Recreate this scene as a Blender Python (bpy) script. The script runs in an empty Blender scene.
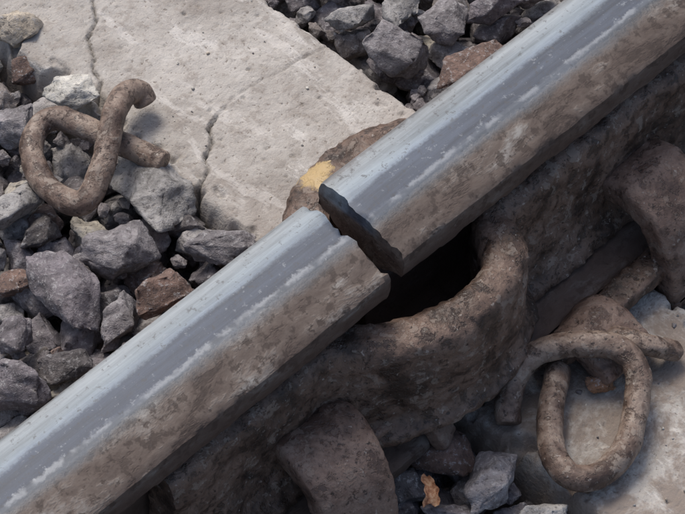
import bpy, bmesh, math, random
import numpy as np
from mathutils import Vector, Matrix, noise
random.seed(7); rng=np.random.default_rng(11)
S=0.00067            # metres per plan unit
TH=math.radians(38); C,SN=math.cos(TH),math.sin(TH); D=2600.0
H=230.0
def P(u,v,z):
    """pixel coordinates of the camera view -> ground coordinates at height z"""
    a=257-v
    Y=(a*(D-z*C)-D*z*SN)/(D*C-a*SN)
    d=-Y*SN+z*C
    return ((u-342)*(D-d)/D, Y)
scene=bpy.context.scene
scene.view_settings.view_transform='Standard'; scene.view_settings.look='None'; scene.view_settings.exposure=0

# rail frame
A=P(0,431,H); B=P(560,0,H); O=P(302,201,H)
AL=math.atan2(B[1]-A[1],B[0]-A[0]); ca,sa=math.cos(AL),math.sin(AL)
OX=O[0]+36*sa; OY=O[1]-36*ca
def st2w(s,t): return (OX+s*ca+t*sa, OY+s*sa-t*ca)
def w2st(x,y):
    dx,dy=x-OX,y-OY
    return dx*ca+dy*sa, dx*sa-dy*ca
RM=Matrix.Translation((OX*S,OY*S,0))@Matrix.Rotation(AL,4,'Z')

# ---------------- material helpers
def new_mat(name):
    m=bpy.data.materials.new(name); m.use_nodes=True
    nt=m.node_tree; b=nt.nodes['Principled BSDF']
    return m,nt,b
def N(nt,typ,**kw):
    n=nt.nodes.new(typ)
    for k,v in kw.items(): setattr(n,k,v)
    return n
def noise_n(nt,vec,scale,detail=4,rough=0.6,dist=0):
    n=N(nt,'ShaderNodeTexNoise'); n.inputs['Scale'].default_value=scale; n.inputs['Detail'].default_value=detail
    n.inputs['Roughness'].default_value=rough; n.inputs['Distortion'].default_value=dist
    nt.links.new(vec,n.inputs['Vector']); return n.outputs['Fac']
def ramp(nt,fac,stops,interp='LINEAR'):
    r=N(nt,'ShaderNodeValToRGB'); r.color_ramp.interpolation=interp
    e=r.color_ramp.elements
    while len(e)>1: e.remove(e[-1])
    e[0].position=stops[0][0]; e[0].color=(*stops[0][1],1)
    for p,c in stops[1:]:
        x=e.new(p); x.color=(*c,1)
    nt.links.new(fac,r.inputs['Fac']); return r.outputs['Color']
def g(v): return (v,v,v)
def mix(nt,fac,a,b,mode='MIX'):
    m=N(nt,'ShaderNodeMix',data_type='RGBA',blend_type=mode)
    if isinstance(fac,float): m.inputs[0].default_value=fac
    else: nt.links.new(fac,m.inputs[0])
    for i,x in ((6,a),(7,b)):
        if isinstance(x,tuple): m.inputs[i].default_value=(*x,1)
        else: nt.links.new(x,m.inputs[i])
    return m.outputs[2]
def math_n(nt,op,a,b=0.0,clamp=False):
    m=N(nt,'ShaderNodeMath',operation=op,use_clamp=clamp)
    for i,x in ((0,a),(1,b)):
        if isinstance(x,(int,float)): m.inputs[i].default_value=x
        else: nt.links.new(x,m.inputs[i])
    return m.outputs[0]
def bump(nt,b,h,strength,dist):
    n=N(nt,'ShaderNodeBump'); n.inputs['Strength'].default_value=strength; n.inputs['Distance'].default_value=dist
    nt.links.new(h,n.inputs['Height']); nt.links.new(n.outputs[0],b.inputs['Normal'])
def objvec(nt,scale=(1,1,1)):
    t=N(nt,'ShaderNodeTexCoord'); mp=N(nt,'ShaderNodeMapping'); mp.inputs['Scale'].default_value=scale
    nt.links.new(t.outputs['Object'],mp.inputs[0]); return mp.outputs[0]

def rust_mat(name,dark,mid,light,dust=0.5,rough=0.6,dustc=(0.30,0.255,0.215),paint=None):
    m,nt,b=new_mat(name); v=objvec(nt)
    n1=noise_n(nt,v,30,4,0.68,0.3); n3=noise_n(nt,v,75,5,0.72,0.2); n4=noise_n(nt,v,260,2,0.6)
    c=ramp(nt,n1,[(0.36,dark),(0.46,mid),(0.58,light),(0.66,mid)])
    c=mix(nt,ramp(nt,n3,[(0.38,g(0.85)),(0.49,g(0))]),c,dark)
    c=mix(nt,ramp(nt,n3,[(0.56,g(0)),(0.61,g(dust))]),c,dustc)
    c=mix(nt,ramp(nt,n4,[(0.68,g(0)),(0.72,g(0.5))]),c,(0.42,0.38,0.34))
    c=mix(nt,ramp(nt,n4,[(0.30,g(0.8)),(0.36,g(0.0))]),c,(0.025,0.017,0.014))
    if paint:   # patch of old ochre paint, world-size position in the object's frame
        vm=N(nt,'ShaderNodeVectorMath',operation='DISTANCE'); nt.links.new(v,vm.inputs[0]); vm.inputs[1].default_value=paint
        dd=math_n(nt,'ADD',math_n(nt,'MULTIPLY',vm.outputs['Value'],1/(38*S)),math_n(nt,'SUBTRACT',n3,0.5))
        c=mix(nt,ramp(nt,dd,[(0.45,g(0.85)),(0.56,g(0))]),c,(0.50,0.36,0.17))
    nt.links.new(c,b.inputs['Base Color'])
    nt.links.new(ramp(nt,n3,[(0.4,g(rough-.12)),(0.6,g(rough+.2))]),b.inputs['Roughness'])
    st=ramp(nt,n3,[(0.38,g(0)),(0.44,g(0.55)),(0.54,g(0.6)),(0.59,g(1))])
    h=math_n(nt,'ADD',st,math_n(nt,'MULTIPLY',n4,0.8))
    bump(nt,b,h,0.65,0.0013)
    return m
px_,py_=P(314,180,160); ps_,pt_=w2st(px_,py_)
M_plate=rust_mat('rusty_plate',(0.036,0.023,0.017),(0.112,0.072,0.053),(0.185,0.125,0.095),0.45,0.52,paint=(ps_*S,-pt_*S,160*S))
M_clamp=rust_mat('rusty_clamp',(0.075,0.046,0.035),(0.165,0.108,0.083),(0.225,0.158,0.125),0.3,0.52)
M_clip=rust_mat('rusty_clip',(0.065,0.041,0.031),(0.165,0.114,0.088),(0.29,0.225,0.18),0.6,0.5)

# rail material
m,nt,b=new_mat('rail_steel'); M_rail=m
tc=N(nt,'ShaderNodeTexCoord'); sep=N(nt,'ShaderNodeSeparateXYZ'); nt.links.new(tc.outputs['Object'],sep.inputs[0])
v0=objvec(nt); vs=objvec(nt,(0.06,1,1)); vs2=objvec(nt,(0.4,1,1))
ns=noise_n(nt,vs,130,4,0.7); nl=noise_n(nt,vs2,40,3,0.6); nf=noise_n(nt,v0,200,4,0.75)
tt=math_n(nt,'DIVIDE',math_n(nt,'SUBTRACT',math_n(nt,'MULTIPLY',sep.outputs['Y'],-1/S),-36),110)
pert=math_n(nt,'MULTIPLY',math_n(nt,'SUBTRACT',nl,0.5),0.11)
pert2=math_n(nt,'MULTIPLY',math_n(nt,'SUBTRACT',nf,0.5),0.11)
tp=math_n(nt,'ADD',math_n(nt,'ADD',tt,pert),pert2)
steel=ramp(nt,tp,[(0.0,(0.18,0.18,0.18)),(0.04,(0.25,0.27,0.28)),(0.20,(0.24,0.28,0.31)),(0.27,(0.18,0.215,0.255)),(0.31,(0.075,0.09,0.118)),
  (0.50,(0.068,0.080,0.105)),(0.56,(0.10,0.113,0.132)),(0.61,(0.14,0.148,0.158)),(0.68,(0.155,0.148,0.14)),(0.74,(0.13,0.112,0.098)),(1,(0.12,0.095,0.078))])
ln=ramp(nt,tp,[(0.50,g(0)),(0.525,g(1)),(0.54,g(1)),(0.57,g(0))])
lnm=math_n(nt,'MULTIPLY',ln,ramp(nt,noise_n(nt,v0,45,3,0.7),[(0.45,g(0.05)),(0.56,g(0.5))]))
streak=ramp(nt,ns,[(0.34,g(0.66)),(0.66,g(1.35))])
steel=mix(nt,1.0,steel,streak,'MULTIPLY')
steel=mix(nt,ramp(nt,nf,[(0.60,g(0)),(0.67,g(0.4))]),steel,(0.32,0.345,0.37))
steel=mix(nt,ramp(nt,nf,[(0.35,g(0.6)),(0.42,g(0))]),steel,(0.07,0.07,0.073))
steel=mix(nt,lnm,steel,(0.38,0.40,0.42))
nr=noise_n(nt,vs2,40,5,0.72,0.2); nr2=noise_n(nt,v0,120,3,0.7)
side=ramp(nt,nr,[(0.34,(0.045,0.029,0.022)),(0.44,(0.098,0.070,0.056)),(0.54,(0.145,0.112,0.092)),(0.60,(0.20,0.172,0.15)),(0.66,(0.33,0.31,0.285))])
side=mix(nt,ramp(nt,nr2,[(0.40,g(0.8)),(0.48,g(0))]),side,(0.050,0.033,0.025))
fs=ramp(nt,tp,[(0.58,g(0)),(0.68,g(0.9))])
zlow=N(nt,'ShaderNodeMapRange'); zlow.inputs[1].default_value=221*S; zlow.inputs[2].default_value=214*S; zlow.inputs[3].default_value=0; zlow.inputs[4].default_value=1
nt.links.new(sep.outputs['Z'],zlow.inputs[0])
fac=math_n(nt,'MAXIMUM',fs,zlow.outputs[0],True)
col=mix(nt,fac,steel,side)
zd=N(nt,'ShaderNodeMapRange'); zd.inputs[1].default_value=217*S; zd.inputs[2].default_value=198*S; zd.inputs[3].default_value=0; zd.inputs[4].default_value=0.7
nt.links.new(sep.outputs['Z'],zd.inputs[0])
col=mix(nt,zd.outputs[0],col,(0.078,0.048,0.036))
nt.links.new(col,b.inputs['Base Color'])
met=math_n(nt,'MULTIPLY',math_n(nt,'SUBTRACT',1.0,fac),0.15); nt.links.new(met,b.inputs['Metallic'])
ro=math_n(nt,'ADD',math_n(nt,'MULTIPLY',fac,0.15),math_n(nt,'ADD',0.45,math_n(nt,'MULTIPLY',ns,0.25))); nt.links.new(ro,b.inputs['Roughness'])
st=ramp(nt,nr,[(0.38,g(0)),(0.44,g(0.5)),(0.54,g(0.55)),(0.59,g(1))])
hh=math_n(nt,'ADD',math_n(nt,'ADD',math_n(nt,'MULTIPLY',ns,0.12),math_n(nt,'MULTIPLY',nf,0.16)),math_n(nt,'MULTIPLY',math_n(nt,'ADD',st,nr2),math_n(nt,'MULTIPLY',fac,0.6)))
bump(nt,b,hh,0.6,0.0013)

# concrete
m,nt,b=new_mat('concrete'); M_conc=m; v=objvec(nt)
n1=noise_n(nt,v,12,4,0.65,0.5); n2=noise_n(nt,v,65,5,0.75,0.2); n3=noise_n(nt,v,300,2,0.7); n5=noise_n(nt,objvec(nt,(1,.3,1)),34,5,.72,.3)
c=ramp(nt,n1,[(0.34,(0.31,0.293,0.273)),(0.5,(0.41,0.398,0.378)),(0.66,(0.49,0.48,0.46))])
c=mix(nt,ramp(nt,n2,[(0.53,g(0)),(0.60,g(0.55))]),c,(0.27,0.248,0.225))
c=mix(nt,ramp(nt,n5,[(0.55,g(0)),(0.60,g(0.6))]),c,(0.60,0.595,0.58))
c=mix(nt,ramp(nt,n2,[(0.34,g(0.6)),(0.42,g(0))]),c,(0.54,0.53,0.51))
c=mix(nt,ramp(nt,n3,[(0.31,g(0.75)),(0.37,g(0))]),c,(0.15,0.13,0.11))
tc=N(nt,'ShaderNodeTexCoord'); sep=N(nt,'ShaderNodeSeparateXYZ'); nt.links.new(tc.outputs['Object'],sep.inputs[0])
mr=N(nt,'ShaderNodeMapRange'); mr.inputs[1].default_value=300*S; mr.inputs[2].default_value=-330*S
nt.links.new(sep.outputs['Y'],mr.inputs[0])
rw=ramp(nt,mr.outputs[0],[(0.0,g(0.15)),(0.3,g(.45)),(0.7,g(0.95)),(1.0,g(0.85))])
nw=noise_n(nt,v,24,5,0.74,0.4)
rw2=math_n(nt,'MULTIPLY',rw,ramp(nt,nw,[(0.42,g(0)),(0.53,g(1))]))
c=mix(nt,rw2,c,(0.225,0.188,0.162))
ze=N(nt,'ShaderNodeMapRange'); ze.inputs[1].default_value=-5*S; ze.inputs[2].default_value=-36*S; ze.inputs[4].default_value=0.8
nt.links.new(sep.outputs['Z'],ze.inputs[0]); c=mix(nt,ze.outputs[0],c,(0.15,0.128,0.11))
va=N(nt,'ShaderNodeVertexColor'); va.layer_name='Col'
c=mix(nt,1.0,c,va.outputs[0],'MULTIPLY')
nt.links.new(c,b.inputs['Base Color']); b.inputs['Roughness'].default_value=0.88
bump(nt,b,math_n(nt,'ADD',n2,math_n(nt,'MULTIPLY',n3,0.6)),0.8,0.002)

# stone
m,nt,b=new_mat('ballast_stone'); M_stone=m; v=objvec(nt)
va=N(nt,'ShaderNodeVertexColor'); va.layer_name='Col'
n1=noise_n(nt,v,55,3,0.7,0.3); n2=noise_n(nt,v,230,4,0.8)
c=mix(nt,1.0,va.outputs[0],ramp(nt,n1,[(0.32,g(0.6)),(0.5,g(1.0)),(0.68,g(1.5))]),'MULTIPLY')
c=mix(nt,ramp(nt,n2,[(0.55,g(0)),(0.62,g(0.6))]),c,(0.44,0.43,0.43))
c=mix(nt,ramp(nt,n2,[(0.37,g(0.7)),(0.45,g(0))]),c,(0.055,0.047,0.05))
nt.links.new(c,b.inputs['Base Color']); b.inputs['Roughness'].default_value=0.8
bump(nt,b,n2,0.75,0.0032)

m,nt,b=new_mat('ground_grit'); M_ground=m; v=objvec(nt)
n1=noise_n(nt,v,200,4,0.7); n2=noise_n(nt,v,6,4,0.6)
c=ramp(nt,n1,[(0.35,(0.03,0.026,0.023)),(0.6,(0.10,0.09,0.08)),(0.7,(0.2,0.19,0.18))]); c=mix(nt,1.0,c,ramp(nt,n2,[(0.3,g(0.7)),(0.7,g(1.2))]),'MULTIPLY')
nt.links.new(c,b.inputs['Base Color']); b.inputs['Roughness'].default_value=0.95; bump(nt,b,n1,1,0.004)

def mk_obj(name,verts,faces,mat,matrix=None,smooth=True,sharp=None):
    me=bpy.data.meshes.new(name); me.from_pydata([tuple(x) for x in verts],[],faces); me.update()
    bm=bmesh.new(); bm.from_mesh(me); bmesh.ops.recalc_face_normals(bm,faces=bm.faces)
    if sharp:
        for e in bm.edges:
            if len(e.link_faces)==2 and e.calc_face_angle(0)>math.radians(sharp): e.smooth=False
    bm.to_mesh(me); bm.free()
    me.materials.append(mat)
    me.polygons.foreach_set('use_smooth',[smooth]*len(me.polygons))
    o=bpy.data.objects.new(name,me); scene.collection.objects.link(o)
    if matrix is not None: o.matrix_world=matrix
    return o
def nz(x,y,z,sc,seed=0.0):
    return noise.fractal(Vector((x*sc+seed,y*sc+seed*1.7,z*sc)),0.9,2.1,5)
def flake(x,y,z,sc,seed):
    """terraced noise: scale and pitting on corroded steel"""
    q=nz(x,y,z,sc,seed); return (1.0 if q>0.12 else (q+0.02)/0.14 if q>-0.02 else 0.0)-(0.8 if q<-0.35 else 0)

# ---------------- rails
prof=[(-36,208),(-35.5,219),(-34,226),(-30,229.3),(-15,230.6),(0,231),(15,231),(27,230.6),(31,229.8),(44,226),(58,221),(69,216.5),(72.5,213),(73,206),(73,190),(71,184),(60,180),(45,175),(34,169),(29.5,160),(28,140),(27.5,110),(28,75),(31,55),(38,44),(52,37),(80,29),(105,24),(125,20),(131,16),(131,4),(128,2),
 (80,2),(19,2),(-42,2),(-90,2),(-93,4),(-93,16),(-87,20),(-67,24),(-42,29),(-14,37),(0,44),(7,55),(10,75),(10.5,110),(10,140),(8.5,160),(4,170),(-9,177),(-24,183),(-33,187),(-36,192)]
def dens(pr,maxd):
    out=[]
    n=len(pr)
    for i in range(n):
        a,b_=pr[i],pr[(i+1)%n]; L=math.hypot(a[0]-b_[0],a[1]-b_[1]); k=max(1,int(L/maxd))
        for j in range(k): out.append((a[0]+(b_[0]-a[0])*j/k,a[1]+(b_[1]-a[1])*j/k))
    return out
prof=dens(prof,4.5)
def rail(name,s0,s1,gap_at_end,skew,seed,toff=0,zoff=0):
    st=[]; L=abs(s1-s0)
    d=0.0
    while d<L:
        st.append(d); d+= 1.5 if d<15 else (4 if d<500 else 60)
    st.append(L)
    verts=[];faces=[];n=len(prof)
    for d in st:
        for (t,z) in prof:
            s=(s1-d) if gap_at_end else (s0+d)
            if d<60:
                s+=skew*(t+36)/110*(1-d/60)
                s+=(nz(0,t,z,0.035,seed+4)*4.2+nz(0,t,z,0.12,seed+4)*2.6)*(1-d/60)
            sidef=1.0 if z<190 else (0.4 if (t>45 or z<212) else 0.06)
            dz=nz(s,t,z,0.03,seed)*1.6*sidef+flake(s,t,z,0.05,seed+2)*1.3*sidef; dt=nz(s,t,z,0.04,seed+9)*1.0*(0.8 if z<222 else 0.1)
            if d<7:
                ch=(1-d/7)**2; k=max(0,nz(0,t,z,0.09,seed+4))
                dz-=(0.5+6*k)*ch*(1 if z>200 else 0)
            f=max(0,1-d/700)
            verts.append((s*S,-(t+dt+toff*f)*S,(z+dz+zoff*f)*S))
    m_=len(st)
    for i in range(m_-1):
        for j in range(n):
            a=i*n+j;b2=i*n+(j+1)%n
            faces.append((a,b2,b2+n,a+n))
    faces.append(tuple(range(n))); faces.append(tuple((m_-1)*n+j for j in range(n)))
    return mk_obj(name,verts,faces,M_rail,RM,sharp=38)
rail('rail',-3500,0,True,0,3.1)
rail('rail',27,3500,False,-3,8.3,toff=-5,zoff=4)

# ---------------- sweep helper
def catmull(pts,step):
    pts=[np.array(p,float) for p in pts]; out=[]
    P_=[2*pts[0]-pts[1]]+pts+[2*pts[-1]-pts[-2]]
    for i in range(1,len(P_)-2):
        p0,p1,p2,p3=P_[i-1:i+3]; L=np.linalg.norm(p2-p1); k=max(1,int(L/step))
        for j in range(k):
            t=j/k
            out.append(0.5*((2*p1)+(-p0+p2)*t+(2*p0-5*p1+4*p2-p3)*t*t+(-p0+3*p1-3*p2+p3)*t**3))
    out.append(pts[-1]); return out
def plate(name,side,seed):
    ctrl=[(-265,52),(-110,52),(-72,55),(-46,68),(-22,86),(8,104),(44,115),(84,115),(116,104),(137,84),(147,63),(165,54),(195,52),(545,52)]
    if side<0: ctrl=[(-245,52),(-40,52),(-4,56),(18,74),(34,98),(60,114),(95,120),(132,117),(164,104),(184,82),(204,61),(234,52),(565,52)]
    pth=catmull(ctrl,3.5)
    base=[(-16,152),(-14,162),(-7,167),(7,167),(16,163),(21,155),(22,142),(22,110),(23,85),(28,62),(37,48),(44,42),(46,34),(42,29),(20,30),(-5,32),(-14,38),(-16,60),(-16,110)]
    base=dens(base,3.5)
    n=len(base);verts=[];faces=[]
    for i,p in enumerate(pth):
        a=pth[max(0,i-1)];b_=pth[min(len(pth)-1,i+1)]; d=(b_-a)/np.linalg.norm(b_-a); nx,ny=-d[1],d[0]
        bul=max(0,min(1,(p[1]-54)/60))
        e=min(i,len(pth)-1-i); endf=1-max(0,(3-e)/3)*0.12
        for (o_,z) in base:
            zz=z
            oo=o_*(1+0.12*bul)
            if bul>0 and z<90: oo=oo-18*bul*(90-z)/60; zz=z+bul*(90-z)*0.25
            s=p[0]+nx*oo*endf; t=p[1]+ny*oo*endf
            k=nz(s,t*side,zz,0.02,seed)*2.6+flake(s,t*side,zz,0.03,seed)*1.6+flake(s,t*side,zz,0.08,seed+3)*0.8
            if o_<0: k=-k
            t+=k*ny; s+=k*nx; zz+=nz(s,t,zz,0.04,seed+5)*1.8+(flake(s,t,zz,0.045,seed+8)*1.2 if z>150 else 0)
            T=t if side>0 else 38-t
            verts.append((s*S,-T*S,zz*S))
    m_=len(pth)
    for i in range(m_-1):
        for j in range(n):
            a=i*n+j;b2=i*n+(j+1)%n; faces.append((a,b2,b2+n,a+n))
    faces.append(tuple(range(n))); faces.append(tuple((m_-1)*n+j for j in range(n)))
    return mk_obj(name,verts,faces,M_plate,RM,sharp=55)
plate('joggled_fishplate',1,2.2); plate('joggled_fishplate',-1,6.4)

def sweep_world(name,pts,wh,mat,seed=0,up=(0,0,1),ns=20,sq=2.0,step=3,nzamp=1.2,blunt=4.0,fl=0.5):
    pth=catmull(pts,step)
    def ends(a,b_,fr): return [a+(b_-a)*f for f in fr]
    pth=[pth[0]]+ends(pth[0],pth[1],(.15,.35,.6))+pth[1:-1]+ends(pth[-2],pth[-1],(.4,.65,.85))+[pth[-1]]
    verts=[];faces=[]
    m_=len(pth); up=Vector(up)
    ln=[0]
    for i in range(1,m_): ln.append(ln[-1]+np.linalg.norm(pth[i][:3]-pth[i-1][:3]))
    for i,p in enumerate(pth):
        a=pth[max(0,i-4)];b_=pth[min(m_-1,i+4)]
        d=Vector((b_-a)[:3]).normalized(); r=d.cross(up)
        r=r.normalized() if r.length>1e-3 else Vector((1,0,0)); u=r.cross(d).normalized()
        e=min(ln[i],ln[-1]-ln[i])
        f=math.sqrt(max(0.0,1-(1-min(1,e/blunt))**2)) if e<blunt else 1
        ins=blunt*(1-f)*0.8
        sc=p[3] if len(p)>3 else 1
        for j in range(ns):
            an=2*math.pi*(j+.5)/ns; cc,ss=math.cos(an),math.sin(an)
            x=math.copysign(abs(cc)**(2/sq),cc)*max(1,wh[0]*sc-ins); y=math.copysign(abs(ss)**(2/sq),ss)*max(1,wh[1]*sc-ins)
            q=Vector(p[:3])+r*x+u*y
            k=nz(q.x,q.y,q.z,0.06,seed)*nzamp*.7+nz(q.x,q.y,q.z,0.015,seed)*nzamp+flake(q.x,q.y,q.z,0.05,seed)*fl
            q+= (r*cc+u*ss)*k
            verts.append(tuple(q*S))
    for i in range(m_-1):
        for j in range(ns):
            a=i*ns+j;b2=i*ns+(j+1)%ns; faces.append((a,b2,b2+ns,a+ns))
    faces.append(tuple(range(ns))); faces.append(tuple((m_-1)*ns+j for j in range(ns)))
    return mk_obj(name,verts,faces,mat,sharp=50)
def W(u,v,z,sc=1): x,y=P(u,v,z); return (x,y,z,sc)
def RS(s,t,z,sc=1): x,y=st2w(s,t); return (x,y,z,sc)

def clamp(s,side,seed,dt=0,tilt=0):
    T=lambda t: (t+dt) if side>0 else 38-t-dt
    pts=[RS(s,T(72),70,0.85),RS(s,T(88),88,1.0),RS(s-tilt*.2,T(112),92,1.04),RS(s-tilt*.5,T(140),76,1.0),RS(s-tilt*.8,T(160),36,0.95),RS(s-tilt,T(168),-20,0.9),RS(s-tilt,T(150),-60,0.85)]
    return sweep_world('rail_clamp',pts,(40,16),M_clamp,seed,ns=64,sq=5.5,nzamp=1.0,blunt=6,fl=0.9)
clamp(-104,1,1.0,dt=-12,tilt=14); clamp(338,1,4.0,dt=-4)
clamp(-95,-1,7.0); clamp(330,-1,9.0)

def clip(pts,r,seed):
    return sweep_world('rail_clip',[W(*p) for p in pts],(r,r),M_clip,seed,ns=26,nzamp=0.5,up=(0.05,0.1,1),blunt=3,fl=0.6)
clip([(164,164,10),(140,152,12),(112,140,16),(82,126,20),(57,118,22),(38,127,20),(31,150,16),(40,178,16),(62,199,20),(84,202,26),(98,178,36),(107,146,48),(114,114,50),(124,95,42),(138,92,32),(146,104,20)],12.5,2.0)
clip([(508,424,12),(508,400,22),(518,370,36),(542,350,46),(580,344,52),(618,348,48),(637,372,38),(635,410,28),(625,448,22),(600,474,20),(572,476,22),(553,455,24),(550,415,24),(558,368,22)],12.5,5.0)

def shoulder(pts,wh,seed,name='clip_shoulder',mat=None,sq=5.0,bl=4):
    return sweep_world(name,pts,wh,mat or M_clamp,seed,ns=48,sq=sq,nzamp=1.0,blunt=bl,fl=0.8)
shoulder([RS(196,138,14),RS(198,152,30),RS(200,176,28),RS(200,204,12)],(34,15),3.0)
shoulder([W(676,352,12),W(652,346,32),W(622,338,38),W(596,333,28)],(10,9),3.9,'locking_pin',M_clip,2.6)
shoulder([RS(140,150,22),RS(300,146,24),RS(480,146,22),RS(640,150,22)],(15,10),8.0,'tie_bar',M_plate)
shoulder([W(352,440,48),W(377,424,54),W(404,413,50),W(430,420,36),W(446,440,10)],(14,8),2.9,'clamp_strap')

# ---------------- sleeper (height field)
S0,S1=62,300
sg=np.arange(14,346,2.0); tg=np.concatenate([np.arange(-2600,-620,60),np.arange(-620,620,2.1),np.arange(620,2600,60)])
def segd(px,py,pl):
    best=1e9
    for (x1,y1),(x2,y2) in zip(pl[:-1],pl[1:]):
        dx,dy=x2-x1,y2-y1; k=max(0,min(1,((px-x1)*dx+(py-y1)*dy)/(dx*dx+dy*dy))); best=min(best,math.hypot(px-x1-k*dx,py-y1-k*dy))
    return best
def L(*pp): return [w2st(*P(u,v,0)) for u,v in pp]
cr=[ (L((338,36),(318,50),(300,58),(280,72),(262,80),(232,98),(216,116)),0.8,1.6,0.7),
     (L((216,116),(208,128),(212,142),(204,158),(208,170),(198,188),(196,215)),0.95,8,0.28),
     (L((92,0),(96,20),(87,38),(94,58),(92,70),(101,82),(96,100)),0.85,6,0.35)]
verts=[];cols=[]
for t in tg:
    fine=abs(t)<620
    w0=noise.noise(Vector((t*0.012,3,1)))*5+noise.noise(Vector((t*0.06,7,1)))*3
    w1=noise.noise(Vector((t*0.012,13,1)))*3+noise.noise(Vector((t*0.08,2,1)))*2
    for s in sg:
        e=min(s-(S0+w0),(S1+w1)-s)
        z=0.0
        if e<6: z-=(6-e)**2*0.10 if e>0 else 3.6+(-e)*3.2
        z=max(z,-130)
        colr=1.0
        if fine:
            z+=nz(s,t,0,0.012)*2.0+nz(s,t,0,0.05)*1.0
            if e<22:
                k=noise.fractal(Vector((s*0.03,t*0.03,5)),.8,2,3)
                if k>0.15: z-=min(16,(k-0.15)*80*(22-max(e,0))/22)
            pq=noise.noise(Vector((s*0.16,t*0.16,55)))
            if pq>0.5: z-=(pq-0.5)*14
            if e>-30 and t<0:
                for pl,wd,dp,dk in cr:
                    d=segd(s,t,pl)+noise.noise(Vector((s*0.15,t*0.15,9)))*1.6
                    if d<wd*2.6: z-=dp*max(0,1-d/(wd*2.6)); colr=min(colr,dk+(1-dk)*min(1,max(0,d)/(wd*2.2)))
        verts.append((s*S,-t*S,z*S)); cols.append(colr)
ns_=len(sg);faces=[]
for i in range(len(tg)-1):
    for j in range(ns_-1):
        a=i*ns_+j; faces.append((a,a+1,a+1+ns_,a+ns_))
o=mk_obj('concrete_sleeper',verts,faces,M_conc,RM)
ca_=o.data.color_attributes.new('Col','FLOAT_COLOR','POINT')
ca_.data.foreach_set('color',np.array([[c,c*0.97,c*0.94,1] for c in cols],dtype=np.float32).ravel())
if o.data.polygons[10].normal.z<0: o.data.flip_normals()
def pad(s0,s1,t0,t1,z0,z1):
    v=[(s*S,-t*S,z*S) for z in (z0,z1) for (s,t) in ((s0,t0),(s1,t0),(s1,t1),(s0,t1))]
    ob=mk_obj('rail_pad',v,[(0,1,2,3),(4,5,6,7),(0,1,5,4),(1,2,6,5),(2,3,7,6),(3,0,4,7)],M_plate,RM,smooth=False)
    bv=ob.modifiers.new('b','BEVEL'); bv.width=1.2*S; bv.segments=2
pad(88,282,-86,124,-5,1.2)

# ---------------- ballast
def stone_variant(k,hi):
    r=random.Random(k); bm=bmesh.new()
    npts=r.choice([8,9,10,11,12,13])
    sx,sy,sz=1.0,r.uniform(0.68,0.95),r.uniform(0.55,0.8)
    pts=[]
    for i in range(npts):
        zz=1-2*(i+0.5)/npts; ph=i*2.399+r.uniform(-.6,.6); rr=math.sqrt(1-zz*zz); q=r.uniform(0.82,1.12)
        pts.append((sx*q*rr*math.cos(ph),sy*q*rr*math.sin(ph),sz*q*zz))
    vs=[bm.verts.new(p) for p in pts]
    bmesh.ops.convex_hull(bm,input=vs)
    bmesh.ops.delete(bm,geom=[v for v in bm.verts if not v.link_faces],context='VERTS')
    bmesh.ops.dissolve_limit(bm,angle_limit=0.22,verts=bm.verts,edges=bm.edges)
    bmesh.ops.bevel(bm,geom=list(bm.edges),offset=0.03,segments=1,profile=0.6,affect='EDGES',clamp_overlap=True)
    bmesh.ops.triangulate(bm,faces=bm.faces)
    if hi:
        for _ in range(3):
            ed=[e for e in bm.edges if e.calc_length()>0.12]
            if ed: bmesh.ops.subdivide_edges(bm,edges=ed,cuts=1,use_grid_fill=False)
            bmesh.ops.triangulate(bm,faces=bm.faces)
        bm.normal_update()
        for v in bm.verts:
            q=noise.fractal(v.co*2.2+Vector((k*3.1,0,0)),1,2,4)
            terr=math.floor(q*4)/4
            n_=q*0.045+terr*0.05+noise.fractal(v.co*7+Vector((k,0,0)),0.8,2,3)*0.025
            v.co+=v.normal*n_
    V=np.array([v.co[:] for v in bm.verts]); bm.verts.index_update()
    F=np.array([[v.index for v in f.verts] for f in bm.faces]); bm.free(); return V,F
HI=[stone_variant(i,True) for i in range(26)]; LO=[stone_variant(100+i,False) for i in range(16)]
def rotm(yaw,tx,ty):
    return np.array((Matrix.Rotation(yaw,3,'Z')@Matrix.Rotation(tx,3,'X')@Matrix.Rotation(ty,3,'Y')))
G=10.0; EXT=2000; ng=int(2*EXT/G)
hm=np.full((ng,ng),-150.0)
AV=[];AF=[];AC=[];off=0
def add_stone(x,y,z,r,color,hi=True,var=None,yaw=None,tilt=None,asp=(1,1,1)):
    global off
    lib=HI if hi else LO
    V,F=lib[(var if var is not None else random.randrange(10**6))%len(lib)]
    yaw=random.uniform(0,6.28) if yaw is None else yaw
    if tilt is None: tilt=(random.gauss(0,.35),random.gauss(0,.35))
    R=rotm(yaw,*tilt)
    Q=((V*np.array(asp))@R.T)*r+np.array([x,y,z])
    AV.append(Q*S);AF.append(F+off);off+=len(Q)
    AC.append(np.tile(np.array([*color,1.0]),(len(Q),1)))
pal=[(0.19,0.172,0.175),(0.155,0.14,0.149),(0.23,0.217,0.215),(0.17,0.152,0.158),(0.125,0.112,0.116),(0.28,0.265,0.258),(0.20,0.175,0.162),(0.16,0.115,0.097),(0.36,0.33,0.28)]
pw=[5,5,4,5,3,3,2.2,0.9,0.8]
def rc():
    c=random.choices(pal,pw)[0]; k=random.uniform(0.85,1.15); return tuple(q*k for q in c)
yy,xx=np.mgrid[0:ng,0:ng]; WX=-EXT+(xx+.5)*G; WY=-EXT+(yy+.5)*G
SS=(WX-OX)*ca+(WY-OY)*sa
hm[(SS>56)&(SS<310)]=0
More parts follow.
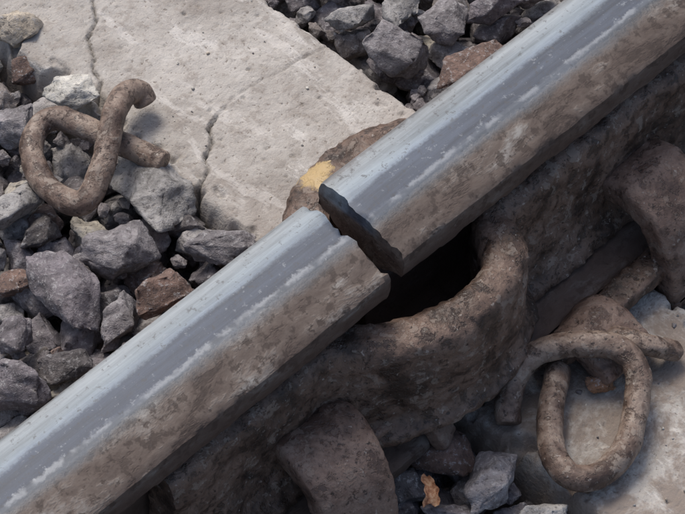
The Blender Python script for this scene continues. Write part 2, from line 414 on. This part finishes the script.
def deposit(n,rr,maxtop,ext):
    cnt=0
    for i in range(n):
        r=random.uniform(*rr); best=None
        for k in range(5):
            x=random.uniform(-ext,ext); y=random.uniform(-ext,ext)
            s,t=w2st(x,y)
            if 56-r*0.75<s<310+r*0.75: continue
            if abs(t-19)<70 and maxtop>-30: continue
            gx=int((x+EXT)/G);gy=int((y+EXT)/G)
            h=hm[gy,gx]
            if best is None or h<best[0]: best=(h,x,y,gx,gy)
        if best is None: continue
        h,x,y,gx,gy=best
        k=max(1,int(r*0.6/G)); sub=hm[max(0,gy-k):gy+k+1,max(0,gx-k):gx+k+1]; hb=float(np.mean(sub))
        z=hb+r*0.42
        if z+r*0.7>maxtop: continue
        hi=abs(x)<480 and abs(y)<480
        add_stone(x,y,z,r,rc(),hi); cnt+=1
        k=int(r/G)+1
        y0,y1,x0,x1=max(0,gy-k),min(ng,gy+k+1),max(0,gx-k),min(ng,gx+k+1)
        dx=WX[y0:y1,x0:x1]-x; dy=WY[y0:y1,x0:x1]-y; q=1-(dx*dx+dy*dy)/(r*r*0.85)
        top=np.where(q>0,z+0.7*r*np.sqrt(np.clip(q,0,1)),-999)
        hm[y0:y1,x0:x1]=np.maximum(hm[y0:y1,x0:x1],top)
    return cnt
print('dep',deposit(9000,(32,50),-30,EXT-60),deposit(2200,(28,42),-6,540),deposit(1500,(8,15),-14,480))
GR=(0.21,0.195,0.20);PU=(0.175,0.157,0.168);LG=(0.29,0.28,0.27);WH=(0.52,0.50,0.45);BE=(0.46,0.40,0.32);BR=(0.16,0.105,0.085);DK=(0.11,0.10,0.10)
hero=[(116,252,2,47,GR,(1,.95,.9),10),(68,288,0,56,PU,(1.05,.72,.8),-55),(152,186,-8,68,LG,(1.1,.75,.5),-60),(12,208,0,46,LG,(1,.8,.8),40),
(10,128,-8,40,GR,(1,1,.8),0),(70,93,14,34,WH,(1.1,.75,.7),-10),(14,28,4,38,BE,(1,.9,.8),20),(12,335,-4,34,PU,(1,.9,.8),80),(18,386,4,50,PU,(1,.9,.8),20),
(66,366,-6,30,DK,(1,.8,.8),20),(222,248,-6,42,GR,(1,.7,.7),20),(118,318,-10,34,GR,(1,.8,.8),70),(14,285,-16,28,BR,(1,.9,.8),0),(40,232,-14,28,DK,(1,.8,.8),50),
(30,68,-20,34,BR,(1,.8,.8),30),(182,225,-22,30,DK,(1,.8,.8),0),
(162,292,14,38,BR,(1.1,.85,.8),35),(470,66,16,44,BR,(1.1,.8,.7),35),
(398,50,-4,48,GR,(1,.8,.8),-20),(352,18,-6,36,LG,(1,.8,.8),30),(446,22,0,42,GR,(1,.85,.8),60),(492,6,0,36,PU,(1,.8,.8),10),(400,4,-4,38,LG,(1,.8,.8),90),
(530,-10,0,36,GR,(1,.8,.8),10),(330,-14,-8,34,PU,(1,.8,.8),10),(598,384,10,19,(0.30,0.17,0.10),(1,.9,.8),10),
(490,482,10,42,GR,(1,.85,.8),60),(440,450,-6,46,BR,(1,.8,.7),-30),(398,486,-16,36,DK,(1,.8,.8),10),(545,514,0,28,LG,(1,.7,.7),0),(455,520,-6,34,PU,(1,.8,.8),0),(668,84,4,34,PU,(1,.8,.8),0)]
for i,(u,v,z,r,c,asp,yw) in enumerate(hero):
    x,y=P(u,v,z); add_stone(x,y,z,r,c,True,i*5+1,math.radians(yw),(random.uniform(-.3,.3),random.uniform(-.3,.3)),asp)
for i in range(90):
    s=random.uniform(70,296); t=random.choice([random.uniform(-420,-120),random.uniform(150,420)])
    x,y=st2w(s,t); r=random.uniform(0.8,2.2)*(2.2 if random.random()<.08 else 1); add_stone(x,y,r*.3,r,random.choice([LG,WH,GR,BE]),False)
V=np.concatenate(AV);F=np.concatenate(AF);Cc=np.concatenate(AC)
me=bpy.data.meshes.new('ballast'); me.vertices.add(len(V)); me.vertices.foreach_set('co',V.astype(np.float32).ravel())
me.loops.add(len(F)*3); me.loops.foreach_set('vertex_index',F.astype(np.int32).ravel())
me.polygons.add(len(F)); me.polygons.foreach_set('loop_start',np.arange(0,len(F)*3,3,dtype=np.int32))
me.update(calc_edges=True); me.polygons.foreach_set('use_smooth',np.ones(len(F),dtype=bool))
cl=me.color_attributes.new('Col','FLOAT_COLOR','POINT'); cl.data.foreach_set('color',Cc.astype(np.float32).ravel())
me.materials.append(M_stone); ob=bpy.data.objects.new('ballast',me); scene.collection.objects.link(ob)

# small dry leaf caught in the stones
m,nt,b=new_mat('dry_leaf'); v=objvec(nt); nt.links.new(ramp(nt,noise_n(nt,v,260,5,.7),[(0.4,(0.20,0.08,0.04)),(0.5,(0.42,0.20,0.10)),(0.62,(0.55,0.36,0.22))]),b.inputs['Base Color']); b.inputs['Roughness'].default_value=.7; M_leaf=m
vv=[];ff=[]
for i in range(15):
    k=i/14; w=(7.5+1.2*math.sin(i*1.3))*(1-0.4*k)
    for j in (-1,-.5,0,.5,1): vv.append((w*j+2*math.sin(i*.3), (k-.5)*30+ (2.5*math.sin(j*9+1) if i in(0,14) else 0), 5*abs(j)**2+4*math.sin(k*4)))
for i in range(14):
    for j in range(4): a=i*5+j; ff.append((a,a+1,a+6,a+5))
lx,ly=P(428,490,24)
mk_obj('dry_leaf',[(x*S,y*S,z*S) for x,y,z in vv],ff,M_leaf,Matrix.Translation((lx*S,ly*S,24*S))@Matrix.Rotation(0.12,4,'Z')@Matrix.Rotation(0.3,4,'X'))

R_=400
mk_obj('ground',[(-R_,-R_,-150*S),(R_,-R_,-150*S),(R_,R_,-150*S),(-R_,R_,-150*S)],[(0,1,2,3)],M_ground,smooth=False)

# ---------------- light
w=bpy.data.worlds.new('World'); scene.world=w; w.use_nodes=True; nt=w.node_tree
sky=nt.nodes.new('ShaderNodeTexSky'); sky.sky_type='NISHITA'; sky.sun_disc=False
el=math.radians(60); az=math.radians(-30)
sky.sun_elevation=el; sky.sun_rotation=az; sky.dust_density=4.0; sky.air_density=1.0; sky.ozone_density=0.6
bg=nt.nodes['Background']; bg.inputs[1].default_value=0.15; nt.links.new(sky.outputs[0],bg.inputs[0])
sd=bpy.data.lights.new('sun','SUN'); sd.energy=1.9; sd.angle=math.radians(22); sd.color=(1,0.95,0.88)
so=bpy.data.objects.new('sun',sd); scene.collection.objects.link(so)
dirv=Vector((math.sin(az)*math.cos(el),math.cos(az)*math.cos(el),math.sin(el)))
so.rotation_euler=dirv.to_track_quat('Z','Y').to_euler()

cd=bpy.data.cameras.new('camera'); co=bpy.data.objects.new('camera',cd); scene.collection.objects.link(co)
cd.sensor_width=36; cd.lens=36*D/685; cd.clip_start=0.05; cd.clip_end=2000
co.location=(0,-SN*D*S,C*D*S); co.rotation_euler=(TH,0,0); scene.camera=co
